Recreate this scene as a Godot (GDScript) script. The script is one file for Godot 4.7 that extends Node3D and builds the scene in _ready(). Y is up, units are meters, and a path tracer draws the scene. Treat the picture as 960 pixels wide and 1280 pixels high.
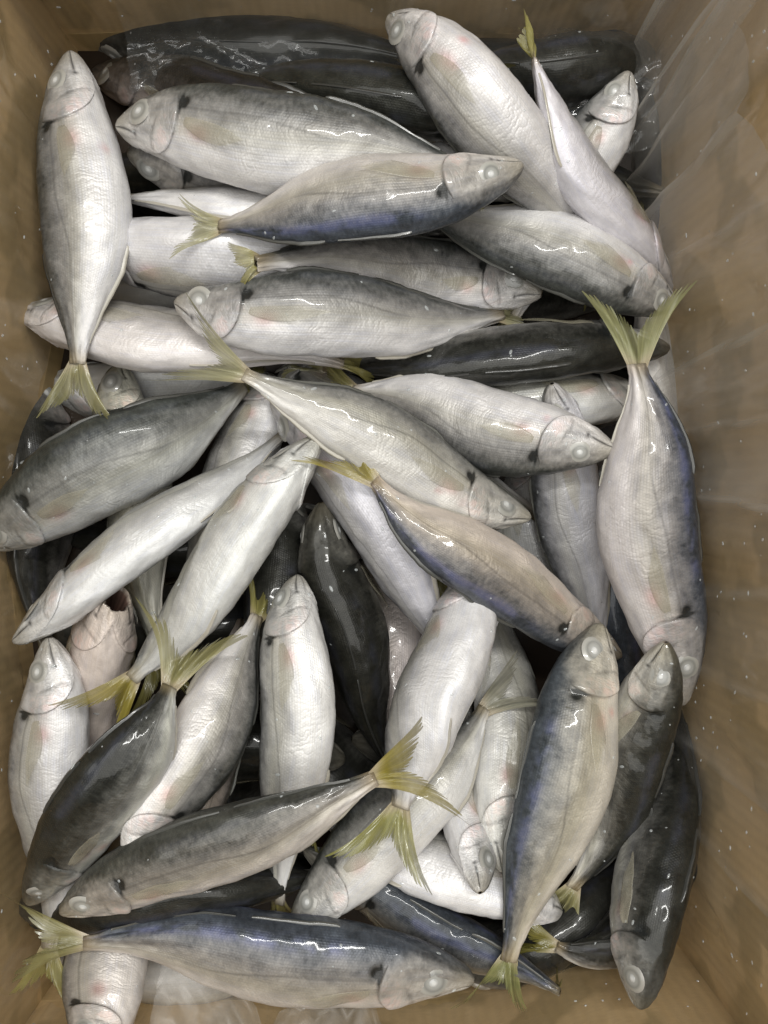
extends Node3D
# A cardboard box of whole fish, seen from above. Metres, y up; the box floor is 4 cm below y = 0.

var skins: Array[StandardMaterial3D] = []
var fin_mat: StandardMaterial3D
var eye_mat: StandardMaterial3D
var noise := FastNoiseLite.new()
var rng := RandomNumberGenerator.new()
var taken := {}
var perch: Array = []          # places on the fish where a drop of water may lie: [point, normal]

const PU := [0.0, 0.012, 0.03, 0.06, 0.1, 0.15, 0.2, 0.3, 0.4, 0.5, 0.6, 0.7, 0.8, 0.9, 0.96, 1.0]
const PA := [0.06, 0.14, 0.205, 0.295, 0.39, 0.49, 0.575, 0.69, 0.745, 0.755, 0.72, 0.615, 0.42, 0.23, 0.145, 0.13]
const PB := [0.06, 0.115, 0.16, 0.24, 0.31, 0.375, 0.43, 0.50, 0.535, 0.535, 0.50, 0.415, 0.28, 0.15, 0.095, 0.06]


func _ready() -> void:
	rng.seed = 7
	noise.seed = 11
	noise.noise_type = FastNoiseLite.TYPE_SIMPLEX
	noise.frequency = 1.0
	noise.fractal_octaves = 3
	# camera: straight down from over the box
	var cam := Camera3D.new()
	cam.name = "camera"
	cam.position = Vector3(0, 0.59, 0)
	cam.rotation = Vector3(-PI / 2, 0, 0)
	cam.fov = 54.2
	cam.near = 0.02
	cam.far = 20.0
	add_child(cam)
	cam.current = true
	# light: the dim room, and two long ceiling lamps
	var env := Environment.new()
	env.background_mode = Environment.BG_COLOR
	env.background_color = Color(0.62, 0.63, 0.65)
	env.background_energy_multiplier = 0.07
	env.tonemap_mode = Environment.TONE_MAPPER_LINEAR
	env.tonemap_exposure = 0.76
	env.sdfgi_enabled = true
	env.ssao_enabled = true
	env.ssil_enabled = true
	var we := WorldEnvironment.new()
	we.name = "world_environment"
	we.environment = env
	add_child(we)
	lamp("ceiling_lamp", Vector3(0.28, 2.1, -0.75), Vector2(1.2, 0.07), 3.6)
	lamp("ceiling_lamp", Vector3(-0.15, 2.3, 0.1), Vector2(3.2, 2.4), 8.6)
	make_skins()
	make_box()
	make_liner()
	make_pool()
	make_fish()
	make_drops()


func lamp(called: String, at: Vector3, size: Vector2, energy: float) -> void:
	var l := AreaLight3D.new()
	l.name = numbered(called)
	l.area_size = size
	l.light_energy = energy
	l.light_color = Color(1.0, 0.995, 0.98)
	l.area_range = 6.0
	l.shadow_enabled = true
	add_child(l)
	l.position = at
	l.look_at(Vector3(0, 0.05, 0), Vector3.FORWARD)


# ---------------------------------------------------------------- helpers
func numbered(called: String) -> String:
	var n: int = taken.get(called, -1) + 1
	taken[called] = n
	return called if n == 0 else "%s_%03d" % [called, n]


func thing(called: String, label: String, category: String, at := Vector3.ZERO, group := "") -> Node3D:
	var o := Node3D.new()
	o.name = numbered(called)
	add_child(o)
	o.position = at
	o.set_meta("label", label)
	o.set_meta("category", category)
	if group:
		o.set_meta("group", group)
	return o


func part(called: String, m: Mesh, mat: Material, parent: Node, label := "") -> MeshInstance3D:
	var o := MeshInstance3D.new()
	var n := called
	var k := 0
	while parent.has_node(NodePath(n)):
		k += 1
		n = "%s_%03d" % [called, k]
	o.name = n
	o.mesh = m
	o.material_override = mat
	if label:
		o.set_meta("label", label)
	parent.add_child(o)
	return o


func sstep(a: float, b: float, x: float) -> float:
	var t := clampf((x - a) / (b - a), 0.0, 1.0)
	return t * t * (3.0 - 2.0 * t)


func table(xs: Array, ys: Array, x: float) -> float:
	for i in range(1, xs.size()):
		if x <= xs[i]:
			return lerpf(ys[i - 1], ys[i], (x - xs[i - 1]) / (xs[i] - xs[i - 1]))
	return ys[-1]


func bell(x: float, w: float) -> float:
	return exp(-x * x / (w * w))


# a sheet of nu x nv points as a smooth mesh; round: the last column meets the first
func sheet(p: PackedVector3Array, nu: int, nv: int, round_v: bool, uv := PackedVector2Array(), col := PackedColorArray(), outward := Vector3.ZERO) -> ArrayMesh:
	var nrm := PackedVector3Array()
	nrm.resize(p.size())
	for i in nu:
		var ia := maxi(i - 1, 0)
		var ib := mini(i + 1, nu - 1)
		for j in nv:
			var ja := j - 1
			var jb := j + 1
			if round_v:
				if ja < 0: ja = nv - 2
				if jb > nv - 1: jb = 1
			else:
				ja = maxi(ja, 0)
				jb = mini(jb, nv - 1)
			var n := (p[ib * nv + j] - p[ia * nv + j]).cross(p[i * nv + jb] - p[i * nv + ja])
			nrm[i * nv + j] = n.normalized() if n.length_squared() > 1e-22 else Vector3.UP
	if outward != Vector3.ZERO:
		var s := 0.0
		for n in nrm: s += n.dot(outward)
		if s < 0.0:
			for i in nrm.size(): nrm[i] = -nrm[i]
	elif round_v:
		var mid := (nu / 2) * nv
		var c := Vector3.ZERO
		for j in nv: c += p[mid + j] / nv
		if nrm[mid].dot(p[mid] - c) < 0.0:
			for i in nrm.size(): nrm[i] = -nrm[i]
	var idx := PackedInt32Array()
	var turn := 0.0
	for i in range(0, nu - 1):
		for j in range(0, nv - 1):
			var a := i * nv + j
			turn += (p[a + 1] - p[a]).cross(p[a + nv] - p[a]).dot(nrm[a] + nrm[a + 1] + nrm[a + nv])
	var flip := turn > 0.0
	for i in nu - 1:
		for j in nv - 1:
			var a := i * nv + j
			if flip:
				idx.append_array([a, a + nv, a + 1, a + 1, a + nv, a + nv + 1])
			else:
				idx.append_array([a, a + 1, a + nv, a + 1, a + nv + 1, a + nv])
	var arr := []
	arr.resize(Mesh.ARRAY_MAX)
	arr[Mesh.ARRAY_VERTEX] = p
	arr[Mesh.ARRAY_NORMAL] = nrm
	arr[Mesh.ARRAY_INDEX] = idx
	if uv.size(): arr[Mesh.ARRAY_TEX_UV] = uv
	if col.size(): arr[Mesh.ARRAY_COLOR] = col
	var m := ArrayMesh.new()
	m.add_surface_from_arrays(Mesh.PRIMITIVE_TRIANGLES, arr)
	return m


# ---------------------------------------------------------------- skin
func gill_u(s: float) -> float:      # the rear edge of the gill cover, s = 0 at the back, 1 at the belly
	var t := (s - 0.47) / (0.47 if s < 0.47 else 0.53)
	return 0.247 - (0.072 if s < 0.47 else 0.165) * t * t


func make_skins() -> void:
	var W := 1024
	var H := 512
	# back limit, back colour, flank colour, belly colour, blue sheen (real-world linear colours)
	var kinds := [
		[0.40, Vector3(0.056, 0.060, 0.054), Vector3(0.31, 0.300, 0.287), Vector3(0.68, 0.668, 0.658), 0.10],
		[0.40, Vector3(0.058, 0.068, 0.084), Vector3(0.34, 0.318, 0.29), Vector3(0.62, 0.585, 0.55), 1.0],
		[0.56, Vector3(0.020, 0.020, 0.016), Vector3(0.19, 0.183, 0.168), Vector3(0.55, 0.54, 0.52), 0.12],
		[0.30, Vector3(0.10, 0.105, 0.10), Vector3(0.40, 0.39, 0.378), Vector3(0.70, 0.688, 0.68), 0.15],
	]
	var bytes: Array[PackedByteArray] = []
	for k in kinds.size():
		var b := PackedByteArray()
		b.resize(W * H * 3)
		bytes.append(b)
	var hb := PackedByteArray()
	hb.resize(W * H)
	var rb := PackedByteArray()
	rb.resize(W * H)
	var lut := PackedByteArray()
	lut.resize(4096)
	for i in 4096:
		lut[i] = int(clampf(pow((i + 0.5) / 4096.0, 1.0 / 2.2), 0.0, 1.0) * 255.0)
	for y in H:
		var v := (y + 0.5) / H
		var s := 2.0 * v if v < 0.5 else 2.0 - 2.0 * v
		var cv := cos(TAU * v)
		var sv := sin(TAU * v)
		var gu := gill_u(s)
		for x in W:
			var u := (x + 0.5) / W
			var n1 := noise.get_noise_3d(u * 9.0, cv * 1.6, sv * 1.6)
			var n2 := noise.get_noise_3d(u * 60.0 + 40.0, cv * 3.2, sv * 3.2)
			var n3 := noise.get_noise_3d(u * 150.0, cv * 26.0, sv * 26.0 + 9.0)
			var n4 := noise.get_noise_3d(u * 5.0 + 70.0, cv * 11.0, sv * 11.0)
			var head := 1.0 - sstep(gu - 0.012, gu + 0.004, u)
			var body := 1.0 - head
			var hd := 1.0 - sstep(gu - 0.07, gu + 0.01, u)
			# scales: small offset rows
			var row := s * 46.0
			var rf := row - floorf(row)
			var cu := u * 120.0 + (0.5 if int(row) % 2 else 0.0)
			var cf := cu - floorf(cu)
			var scale := (1.0 - pow(absf(rf - 0.5) * 2.0, 3.0)) * sqrt(1.0 - cf) * body * (1.0 - 0.6 * sstep(0.6, 1.0, s))
			# soft wrinkles across the flank
			var rib := absf(sin(u * 165.0 + n1 * 5.0 + s * 3.0)) * body * bell(s - 0.64 + n1 * 0.1, 0.26) * bell(u - 0.5, 0.24) * clampf(0.55 + n1, 0.0, 1.0)
			# lateral line
			var ll := 0.40 + 0.10 * sstep(0.45, 0.7, u)
			var lat := bell(s - ll, 0.010) * body
			var scute := lat * sstep(0.6, 0.72, u)
			# marks of the head
			var mouth := bell(s - 0.60 - u * 0.9, 0.022) * (1.0 - sstep(0.07, 0.095, u)) + bell(u - 0.092, 0.006) * bell(s - 0.68, 0.05)
			var pre := bell(u - (0.168 + 0.02 * sin(s * 6.0)), 0.005) * sstep(0.45, 0.52, s) * (1.0 - sstep(0.80, 0.88, s))
			var slit := bell(u - gu + 0.006 * n2, 0.0045) * sstep(0.24, 0.34, s) * (1.0 - 0.55 * sstep(0.5, 0.8, s)) * clampf(0.65 + n1 * 0.8 + n2 * 0.8, 0.1, 1.0)
			var spot := bell((u - 0.258) / 0.014, 1.0) * bell((s - 0.345 + n2 * 0.015) / 0.05, 1.0)
			spot = maxf(spot, 0.9 * bell((u - 0.248) / 0.006, 1.0) * bell((s - 0.35) / 0.085, 1.0))
			spot = clampf(spot * 2.2, 0.0, 1.0)
			var pink := 0.38 * bell(u - gu + 0.03, 0.035) * bell(s - 0.60 + n2 * 0.1, 0.16) * clampf(0.3 + n1 * 1.6 + n2, 0.0, 1.0) + 0.6 * bell(u - 0.31, 0.03) * bell(s - 0.56, 0.06)
			var snout := 1.0 - sstep(0.02, 0.09, u)
			var vein := clampf(absf(n2) * 3.0, 0.0, 1.0)
			var hgt := 0.40 + 0.085 * scale + 0.22 * rib + 0.035 * n3 + 0.03 * n2 + 0.10 * scute - 0.30 * mouth - 0.22 * pre - 0.35 * slit + 0.14 * head * (vein - 0.5) * sstep(0.3, 0.5, s)
			hb[y * W + x] = int(clampf(hgt, 0.0, 1.0) * 255.0)
			rb[y * W + x] = int(clampf(0.50 + 0.05 * n1 + 0.07 * n3 - 0.08 * scale - 0.06 * (1.0 - sstep(0.25, 0.45, s)), 0.2, 0.9) * 255.0)
			for k in 4:
				var kd: Array = kinds[k]
				var lim: float = kd[0]
				var edge := s + 0.07 * n1 + 0.045 * n2 + 0.02 * n3
				var hl := lim * (1.0 - 0.30 * hd)
				var back := 1.0 - sstep(hl - 0.26, hl + 0.14, edge)
				var belly := sstep(0.45, 0.72, s + 0.05 * n1)
				var c: Vector3 = kd[2]
				c = c.lerp(kd[3], belly)
				# a yellow-green tinge just under the back
				c = c.lerp(Vector3(c.x * 1.0, c.y * 0.985, c.z * 0.8), bell(s - hl - 0.12, 0.09) * 0.35 * body)
				var bc: Vector3 = kd[1]
				bc = bc * (1.0 + 0.45 * n1 + 0.35 * n2)
				var bl: float = kd[4] * bell(s - 0.19, 0.055) * clampf(0.6 + n1 * 1.5, 0.0, 1.0) * sstep(0.28, 0.4, u)
				bc = bc.lerp(Vector3(0.10, 0.115, 0.215), clampf(bl, 0.0, 0.8))
				c = c.lerp(Vector3(c.x * 0.90, c.y * 0.92, c.z * 1.0), clampf(n4 * 1.5 - n1, 0.0, 1.0) * 0.6)
				c = c.lerp(bc, back)
				# bars along the edge of the back
				c *= 1.0 - 0.20 * bell(s - hl, 0.10) * body * clampf(sin(u * 95.0 + n1 * 6.0) * 0.6 + n2, 0.0, 1.0)
				# the head: greyer, beige at the snout, glassy patches
				c = c.lerp(Vector3(0.40, 0.39, 0.355) * (1.0 - 0.62 * back) * (1.0 + 0.3 * n2), 0.25 * hd)
				c *= 1.0 + hd * (0.22 * n1 + 0.16 * bell(u - 0.20, 0.03) * bell(s - 0.55, 0.2))
				c = c.lerp(Vector3(0.28, 0.25, 0.18) * (1.0 - 0.5 * back), 0.45 * snout)
				c = c.lerp(Vector3(c.x, c.y * 0.62, c.z * 0.60), clampf(pink, 0.0, 0.8) * (1.0 - back))
				c *= 1.0 - 0.75 * clampf(mouth, 0.0, 1.0)
				c *= 1.0 - 0.30 * pre - 0.42 * slit
				c *= 1.0 - 0.35 * lat * (1.0 - back) + 0.25 * scute
				c = c.lerp(Vector3(0.012, 0.013, 0.012), spot * 0.95)
				c *= 1.0 + (0.10 * n1 + 0.08 * n4) * (1.0 - back) + 0.05 * n2 + 0.06 * n3 + 0.13 * (scale - 0.5) * body - 0.06 * rib
				# towards the tail the skin turns yellow-brown
				c = c.lerp(Vector3(0.30, 0.235, 0.13), 0.6 * sstep(0.93, 1.0, u))
				var o := (y * W + x) * 3
				bytes[k][o] = lut[clampi(int(c.x * 4096.0), 0, 4095)]
				bytes[k][o + 1] = lut[clampi(int(c.y * 4096.0), 0, 4095)]
				bytes[k][o + 2] = lut[clampi(int(c.z * 4096.0), 0, 4095)]
	var ht := ImageTexture.create_from_image(Image.create_from_data(W, H, false, Image.FORMAT_L8, hb))
	var rt := ImageTexture.create_from_image(Image.create_from_data(W, H, false, Image.FORMAT_L8, rb))
	for k in kinds.size():
		var m := StandardMaterial3D.new()
		m.resource_name = "fish_skin"
		m.albedo_texture = ImageTexture.create_from_image(Image.create_from_data(W, H, false, Image.FORMAT_RGB8, bytes[k]))
		m.vertex_color_use_as_albedo = true
		m.roughness_texture = rt
		m.roughness = 1.0
		m.metallic = 0.2
		m.metallic_specular = 0.33
		m.heightmap_enabled = true
		m.heightmap_texture = ht
		m.heightmap_scale = 0.10
		m.clearcoat_enabled = true
		m.clearcoat = 0.36
		m.clearcoat_roughness = 0.08
		skins.append(m)
	fin_mat = StandardMaterial3D.new()
	fin_mat.resource_name = "fin"
	fin_mat.vertex_color_use_as_albedo = true
	fin_mat.roughness = 0.32
	fin_mat.clearcoat_enabled = true
	fin_mat.clearcoat = 0.5
	fin_mat.clearcoat_roughness = 0.15
	fin_mat.transparency = BaseMaterial3D.TRANSPARENCY_ALPHA
	fin_mat.cull_mode = BaseMaterial3D.CULL_DISABLED
	fin_mat.backlight_enabled = true
	fin_mat.backlight = Color(0.5, 0.5, 0.4)
	eye_mat = StandardMaterial3D.new()
	eye_mat.resource_name = "eye"
	eye_mat.vertex_color_use_as_albedo = true
	eye_mat.roughness = 0.3
	eye_mat.clearcoat_enabled = true
	eye_mat.clearcoat = 0.6
	eye_mat.clearcoat_roughness = 0.05


# ---------------------------------------------------------------- one fish
# F: p0 snout, p1 middle, p2 root of the tail; roll of the body, which way up it lies (0 back up, 90 on its side, 180 belly up)
func ring(F: Dictionary, u: float) -> Array:
	var a: Vector3 = F.p0
	var b: Vector3 = F.pc
	var c: Vector3 = F.p2
	var k := 1.0 - u
	var at := a * (k * k) + b * (2.0 * u * k) + c * (u * u)
	var t := ((b - a) * k + (c - b) * u).normalized()
	var r := t.cross(Vector3.UP).normalized()
	at += r * (F.wob.x * sin(TAU * u) + F.wob.y * sin(TAU * 1.5 * u))
	var up := r.cross(t)
	var ph: float = lerpf(F.roll, F.tail_roll, sstep(0.55, 1.0, u))
	var d := up * cos(ph) + r * sin(ph)
	return [at, t, d, t.cross(d), table(PU, PA, u) / 1.51 * F.depth, table(PU, PB, u) / 1.51 * F.depth * F.fat]


func on_ring(F: Dictionary, R: Array, u: float, v: float) -> Vector3:
	var s := 2.0 * v if v < 0.5 else 2.0 - 2.0 * v
	var th := TAU * v
	var a: float = R[4]
	var b: float = R[5]
	var ct := cos(th)
	var st := sin(th)
	var dd: float = a * ct * (0.97 if ct > 0.0 else 1.03) + a * 0.10 * (1.0 - sstep(0.0, 0.2, u)) * F.chin
	var ll: float = b * st * (1.0 - 0.10 * sstep(0.5, 1.0, s) * sstep(0.2, 0.4, u))
	var L: float = F.length
	var gu := gill_u(s)
	var e := 0.0
	e -= 0.007 * bell((u - 0.256) / 0.014, 1.0) * bell((s - 0.335) / 0.05, 1.0)
	e -= 0.006 * bell(s - 0.60 - u * 0.9, 0.035) * (1.0 - sstep(0.06, 0.095, u)) * sstep(0.0, 0.02, u)
	e += 0.005 * sstep(gu - 0.09, gu - 0.006, u) * (1.0 - sstep(gu - 0.006, gu + 0.006, u)) * sstep(0.22, 0.34, s)
	e -= 0.004 * bell(u - 0.33, 0.05) * bell(s - 0.6, 0.2)
	e += 0.006 * noise.get_noise_3d(u * 5.0 + F.seed * 3.7, ct * 1.1, st * 1.1 + F.seed)
	e += 0.0013 * noise.get_noise_3d(u * 16.0 + F.seed * 1.7, ct * 2.4, st * 2.4)
	e *= L * sstep(0.0, 0.03, u)
	var dir: Vector3 = R[2] * ct + R[3] * st
	return R[0] + R[2] * dd + R[3] * ll + dir * e


func surf(F: Dictionary, u: float, v: float) -> Vector3:
	return on_ring(F, ring(F, u), u, v)


func surf_n(F: Dictionary, u: float, v: float) -> Vector3:
	var n := (surf(F, u + 0.01, v) - surf(F, u - 0.01, v)).cross(surf(F, u, v + 0.01) - surf(F, u, v - 0.01)).normalized()
	return n if n.dot(surf(F, u, v) - ring(F, u)[0]) > 0.0 else -n


func fish(label: String, p0: Vector3, p1: Vector3, p2: Vector3, roll: float, depth: float, tone: int, o: Dictionary = {}) -> void:
	var base := Vector3(p1.x, minf(p0.y, minf(p1.y, p2.y)), p1.z)
	var root := thing("fish", label, "fish", base, "whole raw fish heaped in the box")
	p0 -= base
	p1 -= base
	p2 -= base
	var seed_: int = taken["fish"]
	rng.seed = 100 + seed_
	var F := {"p0": p0, "pc": p1 * 2.0 - (p0 + p2) * 0.5, "p2": p2, "roll": deg_to_rad(roll), "tail_roll": deg_to_rad(o.get("tail_roll", roll)), "depth": depth, "fat": o.get("fat", 1.0), "seed": float(seed_), "chin": rng.randf_range(-0.3, 0.6)}
	F.wob = Vector2(rng.randf_range(-0.003, 0.003), rng.randf_range(-0.0025, 0.0025))
	F.length = (p1 - p0).length() + (p2 - p1).length()
	var L: float = F.length
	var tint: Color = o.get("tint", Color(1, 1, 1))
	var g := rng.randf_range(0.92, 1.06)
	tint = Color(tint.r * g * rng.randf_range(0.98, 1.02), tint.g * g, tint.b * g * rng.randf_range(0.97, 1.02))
	# body: one continuous surface
	var gape: float = o.get("gape", 0.0)
	var wounds: Array = o.get("wounds", []).duplicate()
	for k in rng.randi_range(-2, 2):
		var red := rng.randf_range(0.6, 0.9)
		var far := rng.randf_range(0.2, 0.34) if k < 3 else rng.randf_range(0.9, 0.99)
		var high := rng.randf_range(0.24, 0.42)
		wounds.append([far, high if rng.randf() < 0.5 else 1.0 - high, rng.randf_range(0.008, 0.018), Color(tint.r * 0.95, tint.g * red, tint.b * red)])
	var us := PackedFloat32Array()
	for i in 42: us.append(0.30 * pow(i / 42.0, 1.25))
	for i in 53: us.append(0.30 + 0.70 * i / 52.0)
	var NV := 53
	var p := PackedVector3Array()
	var uv := PackedVector2Array()
	var col := PackedColorArray()
	var first := us[1]
	if gape > 0.0:      # an open mouth: the skin turns in at a rim and runs back as a dark throat
		var rim := 0.035
		for i in range(5, 0, -1):
			var q := i / 5.0
			var R := ring(F, rim)
			var In := ring(F, rim + 0.10 * q)
			for j in NV:
				var v := j / (NV - 1.0)
				var e: Vector3 = on_ring(F, R, rim, v) - R[0]
				p.append(In[0] + e * gape * (0.86 - 0.45 * q * q))
				uv.append(Vector2(0.05, v))
				col.append(Color(0.30 - 0.2 * q, 0.2 - 0.15 * q, 0.17 - 0.13 * q))
		var k0 := 0
		while us[k0] < rim: k0 += 1
		us = us.slice(k0)
	for i in us.size():
		var u := us[i]
		var R := ring(F, u)
		var open := 1.0 + (gape - 1.0) * (1.0 - sstep(0.035, 0.12, u)) if gape > 0.0 else 1.0
		R[4] *= open
		R[5] *= open
		for j in NV:
			var v := j / (NV - 1.0)
			p.append(on_ring(F, R, u, v))
			uv.append(Vector2(u, v))
			var cc := tint
			for w in wounds:
				var dv := wrapf(v - w[1], -0.5, 0.5)
				cc = cc.lerp(w[3], bell(u - w[0], w[2]) * bell(dv, w[2] * 1.3))
			col.append(cc)
	for end in [0, 1]:      # close both ends to a point
		if end == 0 and gape > 0.0:
			continue
		var tip: Vector3 = F.p0 - ring(F, 0.0)[1] * L * 0.003 if end == 0 else ring(F, 1.0)[0]
		var tip_p := PackedVector3Array()
		var tip_uv := PackedVector2Array()
		var tip_c := PackedColorArray()
		for j in NV:
			tip_p.append(tip)
			tip_uv.append(Vector2(float(end), j / (NV - 1.0)))
			tip_c.append(tint)
		if end == 0:
			tip_p.append_array(p)
			p = tip_p
			tip_uv.append_array(uv)
			uv = tip_uv
			tip_c.append_array(col)
			col = tip_c
		else:
			p.append_array(tip_p)
			uv.append_array(tip_uv)
			col.append_array(tip_c)
	var nu := p.size() / NV
	var bm := sheet(p, nu, NV, true, uv, col)
	part("body", bm, skins[tone], root)
	if not o.get("deep", false):
		for k in 26:
			var i := rng.randi_range(nu - us.size() + 6, nu - 6)
			var j := rng.randi_range(0, NV - 2)
			var a := p[i * NV + j]
			var n := (p[(i + 1) * NV + j] - p[(i - 1) * NV + j]).cross(p[i * NV + j + 1] - a).normalized()
			if n.dot(a - ring(F, us[mini(i - (nu - 1 - us.size()), us.size() - 1)])[0]) < 0.0: n = -n
			if n.y > 0.25: perch.append([base + a, n])
	var sides := [0.0, 1.0]
	for sd in sides:
		var faces_up: float = surf_n(F, 0.3, absf(sd - 0.25)).y
		if faces_up < -0.55:
			continue
		# gill cover: a thin plate over the cheek
		var gp := PackedVector3Array()
		var guv := PackedVector2Array()
		var gc := PackedColorArray()
		var lift := rng.randf_range(0.25, 0.6)
		for i in 15:
			for j in 21:
				var s := lerpf(0.27, 0.90, j / 20.0)
				var q := i / 14.0
				var u1 := gill_u(s) + 0.003
				var u := lerpf(minf(0.150, u1 - 0.035), u1, pow(q, 0.8))
				var v: float = absf(sd - s * 0.5)
				var h := 0.0011 * lift * sstep(0.0, 0.75, q) * sstep(0.0, 0.25, j / 20.0) * sstep(0.0, 0.25, 1.0 - j / 20.0)
				if i == 14: h = -0.0008
				if i == 0: h = -0.0004
				gp.append(surf(F, u, v) + surf_n(F, u, v) * h)
				guv.append(Vector2(u - 0.003, v))
				gc.append(tint)
		part("gill_cover", sheet(gp, 15, 21, false, guv, gc, surf_n(F, 0.2, absf(sd - 0.25))), skins[tone], root)
		# eye
		var eu := 0.108
		var es := 0.41
		var ev: float = absf(sd - es * 0.5)
		var ec := surf(F, eu, ev)
		var en := surf_n(F, eu, ev)
		var ex: Vector3 = (ring(F, eu)[1] as Vector3)
		ex = (ex - en * ex.dot(en)).normalized()
		var ey := en.cross(ex)
		var er: float = o.get("eye", 0.040) * L
		var cloud := rng.randf_range(0.85, 1.15)
		part("eye", dome(ec - en * er * 0.14, ex, ey, en, er, 0.19, [Color(0.34, 0.33, 0.30), Color(0.33, 0.325, 0.295), Color(0.20, 0.20, 0.185), Color(0.30, 0.30, 0.28), Color(0.33, 0.335, 0.32), Color(0.36, 0.365, 0.35)], cloud), eye_mat, root)
		var eyes := root.get_children().filter(func(c): return str(c.name).begins_with("eye"))
		part("pupil", dome(ec + en * er * 0.02 + ex * er * 0.03, ex, ey, en, er * 0.32, 0.24, [Color(0.38, 0.385, 0.37), Color(0.44, 0.445, 0.43), Color(0.56, 0.565, 0.55), Color(0.62, 0.625, 0.61)], cloud), eye_mat, eyes[-1])
		# pectoral fin, lying back along the flank
		if o.get("pectoral", true):
			pectoral(F, root, sd, o)
	# low folded fins along back and belly
	var dk: float = [0.075, 0.08, 0.045, 0.13][tone]
	var ridge := Color(dk, dk, dk * 0.9)
	if not o.get("deep", false):
		ridge_fin("dorsal_fin", F, root, 0.0, 0.36, 0.58, 0.0009, ridge)
		ridge_fin("dorsal_fin", F, root, 0.0, 0.62, 0.93, 0.0012, ridge)
		ridge_fin("anal_fin", F, root, 0.5, 0.62, 0.93, 0.0014, Color(0.45, 0.42, 0.36))
	tail(F, root, o)


func dome(c: Vector3, ex: Vector3, ey: Vector3, en: Vector3, r: float, tall: float, cols: Array, k: float) -> ArrayMesh:
	var p := PackedVector3Array()
	var cc := PackedColorArray()
	var n := cols.size()
	for i in n:
		var q := 1.0 - i / (n - 1.0)
		q = maxf(q, 0.02)
		var h := sqrt(maxf(0.0, 1.0 - q * q)) * tall * r
		for j in 25:
			var a := TAU * j / 24.0
			p.append(c + (ex * cos(a) * 1.06 + ey * sin(a) * 0.96) * r * q + en * h)
			var co: Color = cols[i]
			cc.append(Color(co.r * k, co.g * k, co.b * k))
	return sheet(p, n, 25, true, PackedVector2Array(), cc, en)


func pectoral(F: Dictionary, root: Node3D, sd: float, o: Dictionary) -> void:
	var nf := 14
	var ng := 15
	var p := PackedVector3Array()
	var c := PackedColorArray()
	var len_: float = 0.20 * rng.randf_range(0.85, 1.1)
	var sag := rng.randf_range(0.02, 0.12)
	var lift := rng.randf_range(0.6, 1.6)
	for i in nf:
		var f := i / (nf - 1.0)
		for j in ng:
			var g := j / (ng - 1.0) - 0.5
			var wide := 0.04 + 0.135 * pow(f, 0.7) * (1.0 - 0.75 * f * f)
			var reach := 1.0 - 0.45 * (g + 0.5)
			var u := 0.262 + len_ * f * reach
			var s := 0.50 + sag * f + g * wide
			var v := absf(sd - s * 0.5)
			var h := 0.0006 + 0.0022 * lift * f * f * (0.8 - g) + (0.00045 if j % 2 else 0.0) * sstep(0.0, 0.3, f)
			if j == ng - 1: h = 0.0004
			if i == 0: h = -0.0005
			p.append(surf(F, u, v) + surf_n(F, u, v) * h)
			var y := rng.randf_range(0.95, 1.05) * (0.86 if j % 2 else 1.0)
			c.append(Color(lerpf(0.48, 0.42, f) * y, lerpf(0.445, 0.39, f) * y, lerpf(0.345, 0.28, f) * y, lerpf(0.45, 0.26, f)))
	part("pectoral_fin", sheet(p, nf, ng, false, PackedVector2Array(), c, surf_n(F, 0.33, absf(sd - 0.25))), fin_mat, root)


func ridge_fin(called: String, F: Dictionary, root: Node3D, v0: float, ua: float, ub: float, tall: float, tint: Color) -> void:
	var p := PackedVector3Array()
	var c := PackedColorArray()
	var n := 28
	var lean := rng.randf_range(-0.9, 0.9)
	for i in n:
		var q := i / (n - 1.0)
		var u := lerpf(ua, ub, q)
		var R := ring(F, u)
		var foot := on_ring(F, R, u, v0)
		var dir: Vector3 = (R[2] if v0 < 0.25 else -R[2])
		var tooth := 1.0 if i % 3 else 0.9
		var h := tall * sin(PI * pow(q, 0.5)) * tooth + 0.0007
		for w in [[0.0007, -0.0006], [0.0004, 0.55], [0.0, 1.0], [-0.0004, 0.55], [-0.0007, -0.0006]]:
			p.append(foot + R[3] * w[0] + (dir + R[3] * lean * maxf(w[1], 0.0)).normalized() * (h * w[1] if w[1] > 0.0 else -0.0006))
			c.append(tint)
	part(called, sheet(p, n, 5, false, PackedVector2Array(), c, ring(F, 0.5)[2] * (1.0 if v0 < 0.25 else -1.0)), fin_mat, root)


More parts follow.
